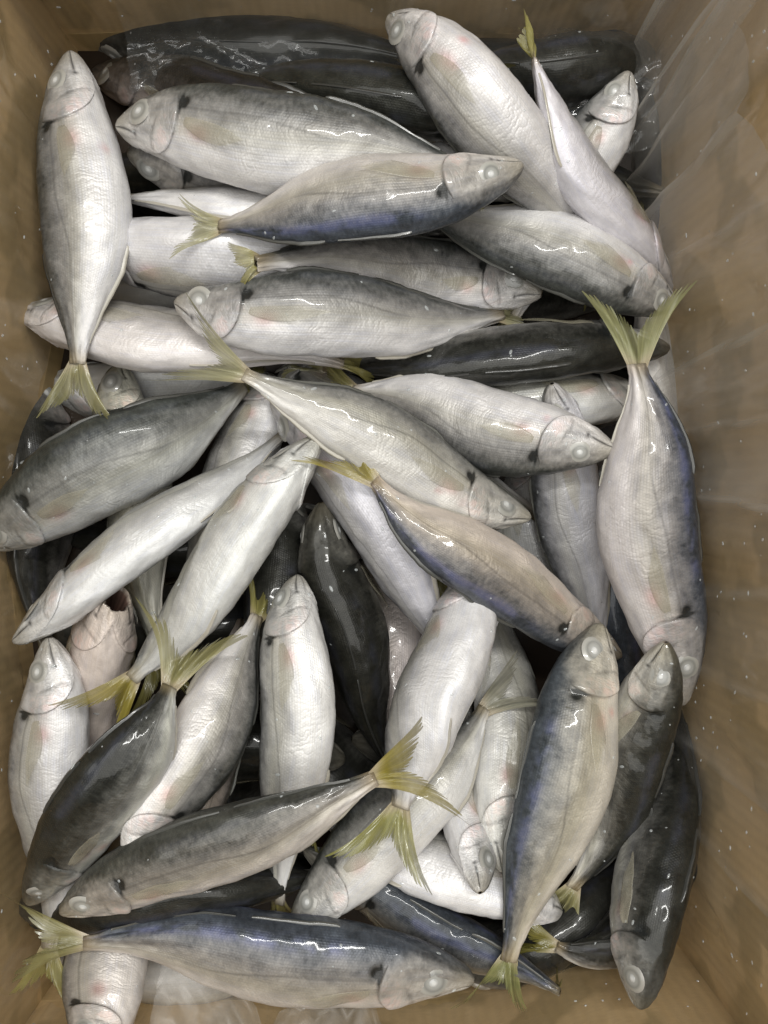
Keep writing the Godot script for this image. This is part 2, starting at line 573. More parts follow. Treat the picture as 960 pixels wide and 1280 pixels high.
# tail fin: two lobes of separate rays, frayed at the ends
func tail(F: Dictionary, root: Node3D, o: Dictionary) -> void:
	var R := ring(F, 0.985)
	var e: Vector3 = R[0]
	var t: Vector3 = R[1]
	var d: Vector3 = R[2]
	var l: Vector3 = R[3]
	var spread: float = 0.95 * deg_to_rad(o.get("spread", 24.0))
	var long: float = 1.2 * o.get("tail", 0.20) * F.length
	var yaw: float = deg_to_rad(o.get("yaw", 0.0))
	var rise: float = o.get("rise", 0.0)
	var fray: float = 0.7 * o.get("fray", 0.25)
	var warm: Color = o.get("fin", Color(0.33, 0.30, 0.10))
	if yaw != 0.0:
		var t2 := t * cos(yaw) + d * sin(yaw)
		d = d * cos(yaw) - t * sin(yaw)
		t = t2
	var rays := 26
	var half: float = R[4] * 1.0
	var st := SurfaceTool.new()
	st.begin(Mesh.PRIMITIVE_TRIANGLES)
	var steps := 9
	var at := func(a: float, f: float, ll: float) -> Vector3:
		var al := spread * a
		var bend := 0.35 * spread * a * f * f
		var dir := t * cos(al + bend) + d * sin(al + bend)
		return e + d * (half * a * (1.0 - 0.15 * f)) + dir * (ll * f) + Vector3.UP * (rise * pow(f * ll / long, 2.0)) + l * (0.0035 * sin(a * 4.0 + F.seed) * f + 0.0022 * sin(f * 5.0 + a * 9.0 + F.seed * 2.0) * f)
	var idx := 0
	for k in rays:
		var a0 := lerpf(-1.0, 1.0, k / float(rays))
		var a1 := lerpf(-1.0, 1.0, (k + 1.0) / rays)
		var am := (a0 + a1) * 0.5
		var torn := rng.randf() < fray * 0.8
		var cut := 1.0 - (0.35 * fray * rng.randf() if torn else 0.06 * rng.randf())
		var l0: float = cut * long * (0.36 + 0.64 * pow(absf(a0), 1.2))
		var l1: float = cut * long * (0.36 + 0.64 * pow(absf(a1), 1.2))
		var split := rng.randf_range(0.5, 0.8) if torn else rng.randf_range(0.86, 0.96)
		var point := 0.9 if torn else rng.randf_range(0.25, 0.6)
		var skew := rng.randf_range(-0.03, 0.03) * fray * 2.0
		var tone := rng.randf_range(0.85, 1.15)
		for i in steps:
			var f := i / (steps - 1.0)
			var w := (1.0 - point * sstep(split, 1.02, f)) * 1.1
			var off := skew * f * f
			var pts := [at.call(lerpf(am, a0, w) + off, f, l0), at.call(am + off, f * (1.0 + 0.03 * f), (l0 + l1) * 0.5) + l * (0.00035 * (1.0 - f)), at.call(lerpf(am, a1, w) + off, f, l1)]
			for j in 3:
				var cc := Color(0.42, 0.35, 0.24).lerp(warm, sstep(0.0, 0.35, f)).lerp(warm * 0.75, sstep(0.6, 1.0, f))
				var dark := 0.80 if j == 1 else 1.0
				st.set_color(Color(cc.r * tone * dark, cc.g * tone * dark, cc.b * tone * dark, lerpf(1.0, 0.80, sstep(0.1, 0.5, f)) if j == 1 else lerpf(1.0, 0.60, sstep(0.1, 0.5, f))))
				st.set_smooth_group(k)
				st.add_vertex(pts[j])
		for i in steps - 1:
			for j in 2:
				var q := idx + i * 3 + j
				for r in [q, q + 1, q + 3, q + 1, q + 4, q + 3]: st.add_index(r)
		idx += steps * 3
	st.generate_normals()
	part("tail_fin", st.commit(), fin_mat, root)


func make_fish() -> void:
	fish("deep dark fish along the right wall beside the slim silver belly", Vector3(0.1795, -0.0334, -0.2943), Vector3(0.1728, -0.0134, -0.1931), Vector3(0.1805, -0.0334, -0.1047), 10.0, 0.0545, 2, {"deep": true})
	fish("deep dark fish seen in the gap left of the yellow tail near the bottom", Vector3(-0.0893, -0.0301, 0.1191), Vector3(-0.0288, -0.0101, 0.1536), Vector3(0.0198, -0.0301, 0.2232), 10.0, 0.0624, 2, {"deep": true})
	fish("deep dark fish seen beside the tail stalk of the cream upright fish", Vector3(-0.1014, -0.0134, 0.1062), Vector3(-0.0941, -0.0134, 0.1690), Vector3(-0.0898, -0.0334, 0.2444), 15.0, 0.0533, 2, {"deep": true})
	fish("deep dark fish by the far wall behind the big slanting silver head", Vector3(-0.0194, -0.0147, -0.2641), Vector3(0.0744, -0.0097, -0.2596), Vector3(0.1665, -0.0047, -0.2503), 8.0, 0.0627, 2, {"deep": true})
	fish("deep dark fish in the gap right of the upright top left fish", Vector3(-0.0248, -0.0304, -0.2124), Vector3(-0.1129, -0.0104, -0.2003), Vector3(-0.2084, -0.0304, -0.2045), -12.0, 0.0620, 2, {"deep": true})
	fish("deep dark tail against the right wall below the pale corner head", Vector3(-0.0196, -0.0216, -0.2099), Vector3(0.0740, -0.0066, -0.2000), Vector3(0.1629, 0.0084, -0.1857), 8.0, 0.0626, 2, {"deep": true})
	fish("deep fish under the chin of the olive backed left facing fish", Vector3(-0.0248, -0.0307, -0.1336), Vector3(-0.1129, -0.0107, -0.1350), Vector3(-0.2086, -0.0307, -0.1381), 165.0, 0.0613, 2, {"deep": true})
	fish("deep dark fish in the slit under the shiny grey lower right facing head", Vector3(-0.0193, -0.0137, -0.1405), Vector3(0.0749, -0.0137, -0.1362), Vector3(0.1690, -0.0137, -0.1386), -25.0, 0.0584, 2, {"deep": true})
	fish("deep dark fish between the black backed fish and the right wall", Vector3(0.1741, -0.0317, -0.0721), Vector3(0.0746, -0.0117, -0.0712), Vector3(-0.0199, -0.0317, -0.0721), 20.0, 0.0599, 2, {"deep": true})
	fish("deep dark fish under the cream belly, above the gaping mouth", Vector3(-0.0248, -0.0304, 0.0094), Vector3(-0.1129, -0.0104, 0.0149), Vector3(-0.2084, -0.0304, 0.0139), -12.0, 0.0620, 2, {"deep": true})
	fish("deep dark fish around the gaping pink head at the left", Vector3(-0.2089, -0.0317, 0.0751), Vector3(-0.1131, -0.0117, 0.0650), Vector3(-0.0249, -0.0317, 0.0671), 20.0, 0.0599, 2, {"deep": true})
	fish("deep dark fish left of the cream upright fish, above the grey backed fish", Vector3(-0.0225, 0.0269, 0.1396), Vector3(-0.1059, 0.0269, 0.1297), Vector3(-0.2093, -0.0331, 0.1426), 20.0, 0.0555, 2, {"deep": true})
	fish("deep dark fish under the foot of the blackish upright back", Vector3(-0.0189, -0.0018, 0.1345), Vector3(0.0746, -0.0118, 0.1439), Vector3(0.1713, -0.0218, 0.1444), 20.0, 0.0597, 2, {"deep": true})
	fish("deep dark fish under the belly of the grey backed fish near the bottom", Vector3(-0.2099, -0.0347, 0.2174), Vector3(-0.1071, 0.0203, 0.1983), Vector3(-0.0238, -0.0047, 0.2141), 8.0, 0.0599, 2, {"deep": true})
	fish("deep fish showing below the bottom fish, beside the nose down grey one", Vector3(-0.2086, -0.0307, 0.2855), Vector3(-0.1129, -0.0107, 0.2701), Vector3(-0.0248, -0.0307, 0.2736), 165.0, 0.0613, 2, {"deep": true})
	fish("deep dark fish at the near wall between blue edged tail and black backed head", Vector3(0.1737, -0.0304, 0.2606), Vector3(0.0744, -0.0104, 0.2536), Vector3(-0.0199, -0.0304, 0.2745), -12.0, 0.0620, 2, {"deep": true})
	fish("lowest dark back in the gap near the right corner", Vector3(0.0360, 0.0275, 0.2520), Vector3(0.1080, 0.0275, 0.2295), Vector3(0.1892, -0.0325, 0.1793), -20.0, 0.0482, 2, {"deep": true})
	fish("small buried tail end with yellow root beside the near right corner", Vector3(0.1882, -0.0100, 0.1728), Vector3(0.1395, 0.0450, 0.2224), Vector3(0.0912, 0.0600, 0.2302), 20.0, 0.0418, 2, {"tail_roll": 70.0, "fin": Color(0.2, 0.18, 0.04)})
	fish("buried grey flank in the gap above the bright silver fish", Vector3(0.1568, -0.0039, -0.0665), Vector3(0.0760, 0.0311, -0.0626), Vector3(-0.0145, -0.0139, -0.0580), 120.0, 0.0403, 0, {"deep": true})
	fish("buried flank beneath the long silver fish on the left", Vector3(-0.2152, -0.0355, -0.0801), Vector3(-0.1211, -0.0155, -0.0727), Vector3(-0.0250, -0.0355, -0.0701), 150.0, 0.0519, 0, {"deep": true})
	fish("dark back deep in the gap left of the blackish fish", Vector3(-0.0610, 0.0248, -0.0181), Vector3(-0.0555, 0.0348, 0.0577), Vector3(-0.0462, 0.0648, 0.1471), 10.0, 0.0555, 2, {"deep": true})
	fish("dark blue strip of back left of the large right wall fish", Vector3(0.1437, -0.0189, -0.0390), Vector3(0.1391, -0.0139, 0.0483), Vector3(0.1485, -0.0089, 0.1533), 10.0, 0.0532, 1, {"deep": true})
	fish("pinkish strip of fish pressed along the right wall", Vector3(0.1854, -0.0363, 0.0000), Vector3(0.1665, -0.0013, -0.0662), Vector3(0.1526, -0.0063, -0.1717), 120.0, 0.0357, 3, {"deep": true, "tint": Color(1.0, 0.975, 0.955)})
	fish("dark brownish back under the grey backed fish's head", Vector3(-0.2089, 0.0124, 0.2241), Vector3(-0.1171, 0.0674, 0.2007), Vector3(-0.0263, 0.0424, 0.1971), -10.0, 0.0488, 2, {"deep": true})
	fish("grey fish buried in the gap under the left forked tail", Vector3(-0.0681, 0.0026, -0.0799), Vector3(-0.0824, 0.0176, -0.0275), Vector3(-0.1159, 0.0326, 0.0669), 120.0, 0.0414, 0, {"rise": -0.035, "tail": 0.12})
	fish("dark blue back in the gap under the plump left facing fish", Vector3(-0.1403, 0.0420, -0.1973), Vector3(-0.0676, 0.0270, -0.1869), Vector3(0.0383, -0.0080, -0.1818), -20.0, 0.0483, 1, {"deep": true})
	fish("small patch of silver flank between the two upper heads", Vector3(0.0708, 0.0367, -0.1726), Vector3(0.0136, 0.0217, -0.2128), Vector3(-0.0748, -0.0333, -0.2593), 140.0, 0.0441, 3, {"rise": -0.035, "tail": 0.12})
	fish("mottled dark head against the left wall beneath the hanging tail", Vector3(-0.2121, -0.0126, -0.0844), Vector3(-0.2046, -0.0076, -0.0096), Vector3(-0.1991, -0.0026, 0.0853), 15.0, 0.0544, 2)
	fish("pale yellowish snout pointing up beside the hanging yellow tail", Vector3(-0.1521, 0.0139, -0.0853), Vector3(-0.1439, 0.0189, -0.0183), Vector3(-0.1268, 0.0239, 0.0815), 80.0, 0.0387, 3, {"tint": Color(0.92, 0.9, 0.78)})
	fish("grey fish nose down at the near wall under the bottom fish's tail", Vector3(-0.1487, 0.0850, 0.2739), Vector3(-0.1469, 0.0500, 0.2333), Vector3(-0.1463, 0.0000, 0.1463), -100.0, 0.0463, 3, {"tint": Color(0.85, 0.82, 0.78), "pectoral": false})
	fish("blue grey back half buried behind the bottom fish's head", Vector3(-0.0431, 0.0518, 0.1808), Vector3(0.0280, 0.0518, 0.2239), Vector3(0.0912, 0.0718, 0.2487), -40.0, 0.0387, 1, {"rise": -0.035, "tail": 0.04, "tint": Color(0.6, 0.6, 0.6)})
	fish("shadowed pale belly low in the gap above the bottom fish", Vector3(0.0961, 0.0442, 0.2183), Vector3(0.0343, 0.0542, 0.1908), Vector3(-0.0407, 0.0242, 0.1675), 150.0, 0.0436, 3)
	fish("shiny silver snout nose down under the see-through tail", Vector3(0.0481, 0.0886, 0.1905), Vector3(0.0423, 0.0336, 0.1424), Vector3(0.0379, -0.0014, 0.0568), 120.0, 0.0366, 3)
	fish("sliver of pale flank left of the hanging silver belly", Vector3(0.0799, -0.0339, -0.0399), Vector3(0.0884, -0.0239, 0.0246), Vector3(0.1048, -0.0339, 0.1148), 120.0, 0.0421, 3)
	fish("pinkish grey flank right of the blackish upright back", Vector3(-0.0174, -0.0325, -0.0100), Vector3(0.0010, -0.0125, 0.0723), Vector3(0.0090, 0.0275, 0.1620), 110.0, 0.0426, 0, {"tint": Color(0.9, 0.82, 0.8)})
	fish("wet grey head under the dark green back and slanting fish", Vector3(-0.0574, -0.0083, -0.0823), Vector3(-0.0136, 0.0217, -0.0546), Vector3(0.0957, -0.0083, 0.0048), 60.0, 0.0415, 0, {"rise": -0.035, "tail": 0.12})
	fish("dark back under the film in the far right corner, left of the pale head", Vector3(0.1531, 0.0135, -0.2629), Vector3(0.0918, 0.0435, -0.2396), Vector3(0.0277, 0.0135, -0.2560), -10.0, 0.0519, 2)
	fish("dark fish under the clear film along the far wall", Vector3(-0.1867, -0.0210, -0.2923), Vector3(-0.0763, -0.0060, -0.2756), Vector3(0.0404, 0.0290, -0.2468), 15.0, 0.0565, 2)
	fish("dark wet back showing between the far film and the big silver head beside it", Vector3(0.0774, 0.0522, -0.2065), Vector3(-0.0129, 0.0522, -0.2229), Vector3(-0.1148, -0.0078, -0.2535), -15.0, 0.0502, 2, {"rise": -0.035, "tail": 0.12})
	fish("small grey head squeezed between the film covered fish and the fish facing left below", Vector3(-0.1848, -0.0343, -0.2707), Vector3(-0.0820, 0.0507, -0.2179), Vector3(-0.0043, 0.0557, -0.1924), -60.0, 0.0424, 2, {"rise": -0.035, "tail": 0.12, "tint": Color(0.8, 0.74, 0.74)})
	fish("thin silver strip of fish under the blue edged crossing fish", Vector3(0.0384, -0.0095, -0.1679), Vector3(-0.0518, 0.0505, -0.1631), Vector3(-0.1477, 0.0305, -0.1755), 150.0, 0.0389, 3, {"rise": -0.035, "tail": 0.12})
	fish("pale head poking out behind the slim belly near the far right corner", Vector3(0.1314, 0.0552, -0.2353), Vector3(0.1043, 0.0352, -0.1820), Vector3(0.0736, 0.0152, -0.1104), 100.0, 0.0377, 3)
	fish("pinkish tail end standing upright with a dull yellow fin", Vector3(-0.0981, 0.0894, 0.1882), Vector3(-0.0908, 0.0694, 0.1249), Vector3(-0.0822, 0.0094, 0.0627), 110.0, 0.0318, 3, {"spread": 24.0, "tail": 0.24, "tint": Color(0.85, 0.76, 0.7), "fin": Color(0.29, 0.27, 0.12)})
	fish("pinkish head with gaping mouth pointing up at the left", Vector3(-0.1360, 0.0750, 0.0404), Vector3(-0.1649, 0.0300, 0.1075), Vector3(-0.1728, -0.0100, 0.2208), 150.0, 0.0529, 3, {"gape": 1.1, "tint": Color(0.92, 0.82, 0.76)})
	fish("pale fish head standing upright in the lower left corner", Vector3(-0.1749, 0.0668, 0.0657), Vector3(-0.1749, 0.0618, 0.1437), Vector3(-0.1791, 0.0568, 0.2325), 105.0, 0.0451, 3)
	fish("black backed fish head down in the near right corner", Vector3(0.1297, 0.0835, 0.2512), Vector3(0.1454, 0.0585, 0.1828), Vector3(0.1756, -0.0065, 0.1145), 30.0, 0.0448, 2)
	fish("pale fish nose down behind the large blue edged fish", Vector3(0.0615, 0.0702, 0.1871), Vector3(0.0675, 0.0352, 0.1154), Vector3(0.0585, -0.0198, 0.0293), 100.0, 0.0396, 3, {"tint": Color(0.95, 0.93, 0.88)})
	fish("silver belly hanging straight down right of the long slanting fish", Vector3(0.0885, 0.0634, -0.0674), Vector3(0.1056, 0.0234, 0.0000), Vector3(0.1244, 0.0034, 0.0985), 100.0, 0.0384, 3, {"tint": Color(0.98, 0.97, 1.03)})
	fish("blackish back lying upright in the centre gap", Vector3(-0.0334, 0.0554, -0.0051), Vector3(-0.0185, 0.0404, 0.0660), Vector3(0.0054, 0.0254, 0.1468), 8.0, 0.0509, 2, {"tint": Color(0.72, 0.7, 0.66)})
	fish("smooth lilac white belly under the violet blue backed fish", Vector3(-0.0630, 0.0274, -0.0630), Vector3(-0.0051, 0.0624, 0.0063), Vector3(0.0389, 0.0174, 0.0870), 130.0, 0.0381, 3, {"tint": Color(0.98, 0.97, 1.03)})
	fish("silver belly wedged between the two upper fish facing opposite ways", Vector3(-0.1774, 0.0139, -0.1567), Vector3(-0.0815, 0.0539, -0.1329), Vector3(0.0092, 0.0139, -0.1244), 150.0, 0.0521, 3, {"rise": -0.035, "tail": 0.12})
	fish("half hidden silver head with pink gill above the pale centre tail", Vector3(0.0877, 0.0334, -0.1211), Vector3(0.0178, 0.0334, -0.1336), Vector3(-0.0636, 0.0934, -0.1232), 80.0, 0.0430, 0, {"rise": -0.035, "tail": 0.15})
	fish("silver fish with yellowish snout pointing to the far wall, bloody gill", Vector3(0.0029, 0.0695, -0.2573), Vector3(0.0529, 0.0895, -0.1962), Vector3(0.1166, 0.0295, -0.1480), 115.0, 0.0439, 3, {"tint": Color(1.0, 0.975, 0.955), "wounds": [[0.30, 0.24, 0.022, Color(0.42, 0.13, 0.12)], [0.44, 0.40, 0.012, Color(0.8, 0.35, 0.2)]]})
	fish("slim silver belly with its thin tail raised to the far wall", Vector3(0.1683, 0.0057, -0.1239), Vector3(0.1070, 0.0657, -0.1741), Vector3(0.0758, 0.0857, -0.2280), 140.0, 0.0377, 3, {"tint": Color(0.98, 0.97, 1.03), "tail_roll": 170.0, "spread": 16.0, "tail": 0.13})
	fish("silver fish with dark right side, narrow tail end upward", Vector3(-0.1224, 0.1044, 0.1787), Vector3(-0.0904, 0.0944, 0.1130), Vector3(-0.0664, 0.0644, 0.0547), 108.0, 0.0404, 0)
	fish("cream fish with snout straight up in the lower centre left", Vector3(-0.0455, 0.0631, 0.0337), Vector3(-0.0458, 0.0831, 0.1054), Vector3(-0.0556, 0.0631, 0.2057), 112.0, 0.0405, 3, {"rise": -0.035, "tail": 0.12, "tint": Color(1.0, 0.98, 0.93)})
	fish("large dark mottled fish whose head touches the left edge", Vector3(-0.2275, 0.0191, 0.0192), Vector3(-0.1471, 0.0491, -0.0268), Vector3(-0.0799, 0.0191, -0.0722), -62.0, 0.0543, 0, {"rise": -0.035, "tail": 0.12, "tint": Color(0.95, 0.96, 0.94)})
	fish("dark green back stretched under the pale centre tail", Vector3(0.1603, 0.0254, -0.0926), Vector3(0.0697, 0.0454, -0.0858), Vector3(-0.0339, 0.0254, -0.0822), -30.0, 0.0434, 2, {"tail_roll": -60.0, "spread": 14.0, "fin": Color(0.29, 0.27, 0.12)})
	fish("plump fish facing left just right of the upright top left fish", Vector3(-0.1405, 0.0625, -0.2034), Vector3(-0.0548, 0.0825, -0.1900), Vector3(0.0406, 0.0825, -0.1725), -80.0, 0.0502, 0, {"rise": -0.035, "tail": 0.12})
	fish("shiny grey fish facing lower right, its head under the upright tail fin", Vector3(0.1590, 0.0411, -0.1133), Vector3(0.0931, 0.0611, -0.1354), Vector3(0.0176, 0.0411, -0.1660), -85.0, 0.0425, 0, {"rise": -0.035, "tail": 0.12, "tint": Color(0.98, 0.97, 1.03)})
	fish("slender silver belly parallel to and below the large dark mottled fish", Vector3(-0.1950, 0.0625, 0.0684), Vector3(-0.1212, 0.0675, 0.0113), Vector3(-0.0571, 0.0325, -0.0424), -140.0, 0.0378, 3, {"rise": -0.035, "tail": 0.12})
	fish("long silver fish facing the left wall beneath a hanging yellow tail", Vector3(-0.2052, 0.0300, -0.1111), Vector3(-0.1219, 0.0460, -0.0953), Vector3(-0.0217, 0.0480, -0.0802), -135.0, 0.0436, 3, {"rise": -0.035, "tail": 0.12, "tint": Color(1.0, 0.975, 0.955)})
	fish("olive backed fish facing left in the centre of the upper heap", Vector3(-0.1076, 0.0725, -0.1085), Vector3(-0.0266, 0.0775, -0.1000), Vector3(0.0672, 0.0225, -0.1121), -85.0, 0.0440, 0, {"rise": 0.03, "spread": 22.0, "tail": 0.17, "fin": Color(0.40, 0.38, 0.22)})
	fish("silver fish lying head up against the left wall, top left corner", Vector3(-0.1693, 0.0500, -0.2480), Vector3(-0.1605, 0.0580, -0.1596), Vector3(-0.1618, 0.0620, -0.0781), 100.0, 0.0499, 0, {"spread": 24.0, "tail": 0.19, "fin": Color(0.29, 0.27, 0.12)})
	fish("fish facing right with blue lower edge, crossing over the upper heap", Vector3(0.0678, 0.1002, -0.1697), Vector3(-0.0118, 0.1002, -0.1516), Vector3(-0.0836, 0.0802, -0.1456), -75.0, 0.0437, 1, {"rise": 0.02, "spread": 22.0, "tail": 0.18, "fin": Color(0.40, 0.38, 0.22)})
	fish("bright silver fish facing right, dark lower side, left of the upright tail", Vector3(0.1196, 0.0708, -0.0324), Vector3(0.0470, 0.0558, -0.0470), Vector3(-0.0176, 0.0408, -0.0659), -95.0, 0.0460, 0)
	fish("cream belly slanting down left to a dull yellow tail", Vector3(-0.0323, 0.0850, -0.0384), Vector3(-0.0808, 0.0800, 0.0245), Vector3(-0.1290, 0.0780, 0.0852), 150.0, 0.0457, 3, {"tail_roll": 95.0, "rise": 0.030, "spread": 24.0, "tail": 0.21, "fin": Color(0.32, 0.265, 0.05)})
	fish("large fish against the right wall with its fanned tail up", Vector3(0.1611, 0.0500, 0.1037), Vector3(0.1399, 0.0680, 0.0042), Vector3(0.1284, 0.0820, -0.0752), 78.0, 0.0506, 1, {"spread": 25.0, "tail": 0.215, "yaw": 0.0, "fray": 0.15, "rise": 0.012, "tint": Color(0.98, 0.97, 1.03), "fin": Color(0.33, 0.33, 0.16)})
	fish("dark fish head down at lower left with a feathery upright tail", Vector3(-0.1858, 0.0670, 0.2042), Vector3(-0.1311, 0.1150, 0.1311), Vector3(-0.1018, 0.1150, 0.0828), -55.0, 0.0422, 2, {"tail_roll": -85.0, "spread": 24.0, "tail": 0.26, "yaw": 6.0, "fray": 0.45, "rise": 0.03, "fin": Color(0.29, 0.27, 0.12)})
	fish("fish slanting up right with a grey see-through tail", Vector3(-0.0481, 0.0672, 0.2175), Vector3(0.0084, 0.0672, 0.1581), Vector3(0.0543, 0.0472, 0.1064), -105.0, 0.0424, 0, {"spread": 20.0, "tail": 0.25, "yaw": -12.0, "rise": 0.055, "fin": Color(0.29, 0.28, 0.21), "fray": 0.12, "tint": Color(1.0, 0.975, 0.955)})
	fish("smooth cream belly tapering down to a splayed green tail", Vector3(0.0518, 0.0500, 0.0216), Vector3(0.0273, 0.0800, 0.0898), Vector3(0.0078, 0.1000, 0.1450), 160.0, 0.0513, 3, {"tail_roll": 92.0, "spread": 27.0, "tail": 0.26, "fray": 0.35, "fin": Color(0.26, 0.25, 0.05), "tint": Color(1.0, 0.975, 0.955)})
	fish("dull pink head beside the tail down blue edged fish, dark body", Vector3(0.1447, 0.0763, 0.0670), Vector3(0.1336, 0.0513, 0.1336), Vector3(0.1022, 0.0463, 0.2044), -55.0, 0.0404, 2, {"tail_roll": -80.0, "tint": Color(1.0, 0.95, 0.9), "fin": Color(0.29, 0.27, 0.12)})
	fish("long fish slanting down right with forked tail over the left centre", Vector3(0.0780, 0.0540, 0.0034), Vector3(0.0041, 0.0780, -0.0319), Vector3(-0.0692, 0.0960, -0.0680), 100.0, 0.0395, 3, {"rise": 0.035, "spread": 24.0, "tail": 0.2, "yaw": -4.0, "tint": Color(0.92, 0.9, 0.86), "fin": Color(0.40, 0.38, 0.22)})
	fish("violet blue backed fish slanting down right, yellow tail in the middle", Vector3(0.1346, 0.0197, 0.0821), Vector3(0.0536, 0.0747, 0.0313), Vector3(-0.0048, 0.0897, -0.0160), -68.0, 0.0400, 1, {"spread": 24.0, "tail": 0.2, "fray": 0.3, "tint": Color(0.95, 0.9, 0.86), "fin": Color(0.32, 0.265, 0.05)})
	fish("bottom fish lying across the near wall, head to the right", Vector3(0.0462, 0.0741, 0.2411), Vector3(-0.0531, 0.0791, 0.2260), Vector3(-0.1518, 0.0841, 0.2178), 68.0, 0.0519, 1, {"spread": 26.0, "tail": 0.21, "tint": Color(0.93, 0.92, 0.9), "fin": Color(0.29, 0.27, 0.12)})
	fish("large blue edged fish with head up at the lower right, on top", Vector3(0.1160, 0.0529, 0.0602), Vector3(0.0918, 0.0729, 0.1386), Vector3(0.0641, 0.0729, 0.2317), 75.0, 0.0508, 1, {"spread": 24.0, "tail": 0.18, "tint": Color(1.0, 0.95, 0.9), "fin": Color(0.25, 0.26, 0.10)})
	fish("grey backed fish facing lower left with yellow tail fin, near the bottom", Vector3(-0.1628, 0.0850, 0.2020), Vector3(-0.0811, 0.1120, 0.1598), Vector3(-0.0038, 0.1200, 0.1248), -62.0, 0.0418, 0, {"spread": 26.0, "tail": 0.2, "tail_roll": -88.0, "fray": 0.3, "rise": 0.04, "tint": Color(1.0, 0.95, 0.9), "fin": Color(0.32, 0.265, 0.05)})


# ---------------------------------------------------------------- box
func wall_x(side: int, z: float, h: float) -> float:
	if side < 0:
		return -0.188 - 0.032 * bell(z - 0.03, 0.11) - 0.014 * sstep(0.05, 0.2, z) - 0.06 * h
	return 0.158 + 0.016 * sstep(-0.22, 0.0, z) + 0.002 * sin(z * 21.0) + 0.10 * h


func wall_z(side: int, x: float, h: float) -> float:
	if side < 0:
		return -0.284 + 0.002 * sin(x * 24.0) - 0.05 * h
	return 0.254 + 0.034 * (1.0 - sstep(0.02, 0.15, x)) + 0.10 * h


# a point of the wall: k = 0 left, 1 top, 2 right, 3 bottom; q runs along it
func wall_at(k: int, q: float, h: float, inset: float) -> Vector3:
	var z0 := -0.284
	var z1 := 0.262
	match k:
		0: 
			var z := lerpf(wall_z(-1, -0.19, h) , wall_z(1, -0.19, h), q)
			return Vector3(wall_x(-1, z, h) + inset, h, z)
		2:
			var z := lerpf(wall_z(-1, 0.165, h), wall_z(1, 0.165, h), q)
			return Vector3(wall_x(1, z, h) - inset, h, z)
		1:
			var x := lerpf(wall_x(-1, z0, h), wall_x(1, z0, h), q)
			return Vector3(x, h, wall_z(-1, x, h) + inset)
	var x := lerpf(wall_x(-1, z1, h), wall_x(1, z1, h), q)
	return Vector3(x, h, wall_z(1, x, h) - inset)


func make_box() -> void:
	var W := 512
	var b := PackedByteArray()
	b.resize(W * W * 3)
	var hb := PackedByteArray()
	hb.resize(W * W)
	for y in W:
		for x in W:
			var u := x / float(W)
			var v := y / float(W)
			var blot := noise.get_noise_2d(u * 5.0, v * 4.0)
			var wet := sstep(-0.05, 0.35, blot)
			var fib := noise.get_noise_2d(u * 40.0 + 90.0, v * 150.0)
			var flute := 0.5 + 0.5 * sin(u * TAU * 64.0)
			var k := (1.0 + 0.05 * fib - 0.05 * flute) * lerpf(1.0, 0.72, wet)
			b[(y * W + x) * 3] = int(255.0 * pow(clampf(0.55 * k, 0.0, 1.0), 1.0 / 2.2))
			b[(y * W + x) * 3 + 1] = int(255.0 * pow(clampf(0.385 * k, 0.0, 1.0), 1.0 / 2.2))
			b[(y * W + x) * 3 + 2] = int(255.0 * pow(clampf(0.185 * k * lerpf(1.0, 0.9, wet), 0.0, 1.0), 1.0 / 2.2))
			hb[y * W + x] = int(clampf(0.5 + 0.14 * (flute - 0.5) + 0.25 * blot + 0.04 * fib, 0.0, 1.0) * 255.0)
	var card := StandardMaterial3D.new()
	card.resource_name = "cardboard"
	card.albedo_texture = ImageTexture.create_from_image(Image.create_from_data(W, W, false, Image.FORMAT_RGB8, b))
	card.roughness = 0.75
	card.heightmap_enabled = true
	card.heightmap_texture = ImageTexture.create_from_image(Image.create_from_data(W, W, false, Image.FORMAT_L8, hb))
	card.heightmap_scale = 0.12
	var box := thing("cardboard_box", "open brown cardboard box lined with clear plastic and full of fish", "box")
	var names := ["side_wall", "end_wall", "side_wall", "end_wall"]
	var thick := 0.005
	for k in 4:
		var p := PackedVector3Array()
		var uv := PackedVector2Array()
		var nq := 61
		# inner face up, over the rim, outer face down
		var prof: Array = []
		for i in 15: prof.append([-0.04 + 0.245 * i / 14.0, 0.0])
		prof.append([0.207, -thick * 0.5])
		for i in 3: prof.append([-0.04 + 0.245 * (2 - i) / 2.0, -thick])
		for i in prof.size():
			for j in nq:
				p.append(wall_at(k, j / (nq - 1.0), prof[i][0], prof[i][1]))
				uv.append(Vector2(j / (nq - 1.0) * (1.4 if k % 2 == 0 else 1.0) + k * 0.37, (prof[i][0] - prof[i][1]) * 3.0))
		part(names[k], sheet(p, prof.size(), nq, false, uv, PackedColorArray(), [Vector3.RIGHT, Vector3.BACK, Vector3.LEFT, Vector3.FORWARD][k] * 0.001 + Vector3.UP * 0.0001), card, box)
	var fl := BoxMesh.new()
	fl.size = Vector3(0.43, 0.005, 0.60)
	var f := part("floor_panel", fl, card, box)
	f.position = Vector3(-0.015, -0.0435, 0.0)
	# the floor the box stands on
	var g := MeshInstance3D.new()
	g.name = "ground"
	var gm := BoxMesh.new()
	gm.size = Vector3(4, 0.05, 4)
	g.mesh = gm
	var conc := StandardMaterial3D.new()
	conc.albedo_color = Color(0.45, 0.44, 0.42)
	conc.roughness = 0.8
	g.material_override = conc
	g.position = Vector3(0, -0.0722, 0)
	g.set_meta("kind", "structure")
	add_child(g)


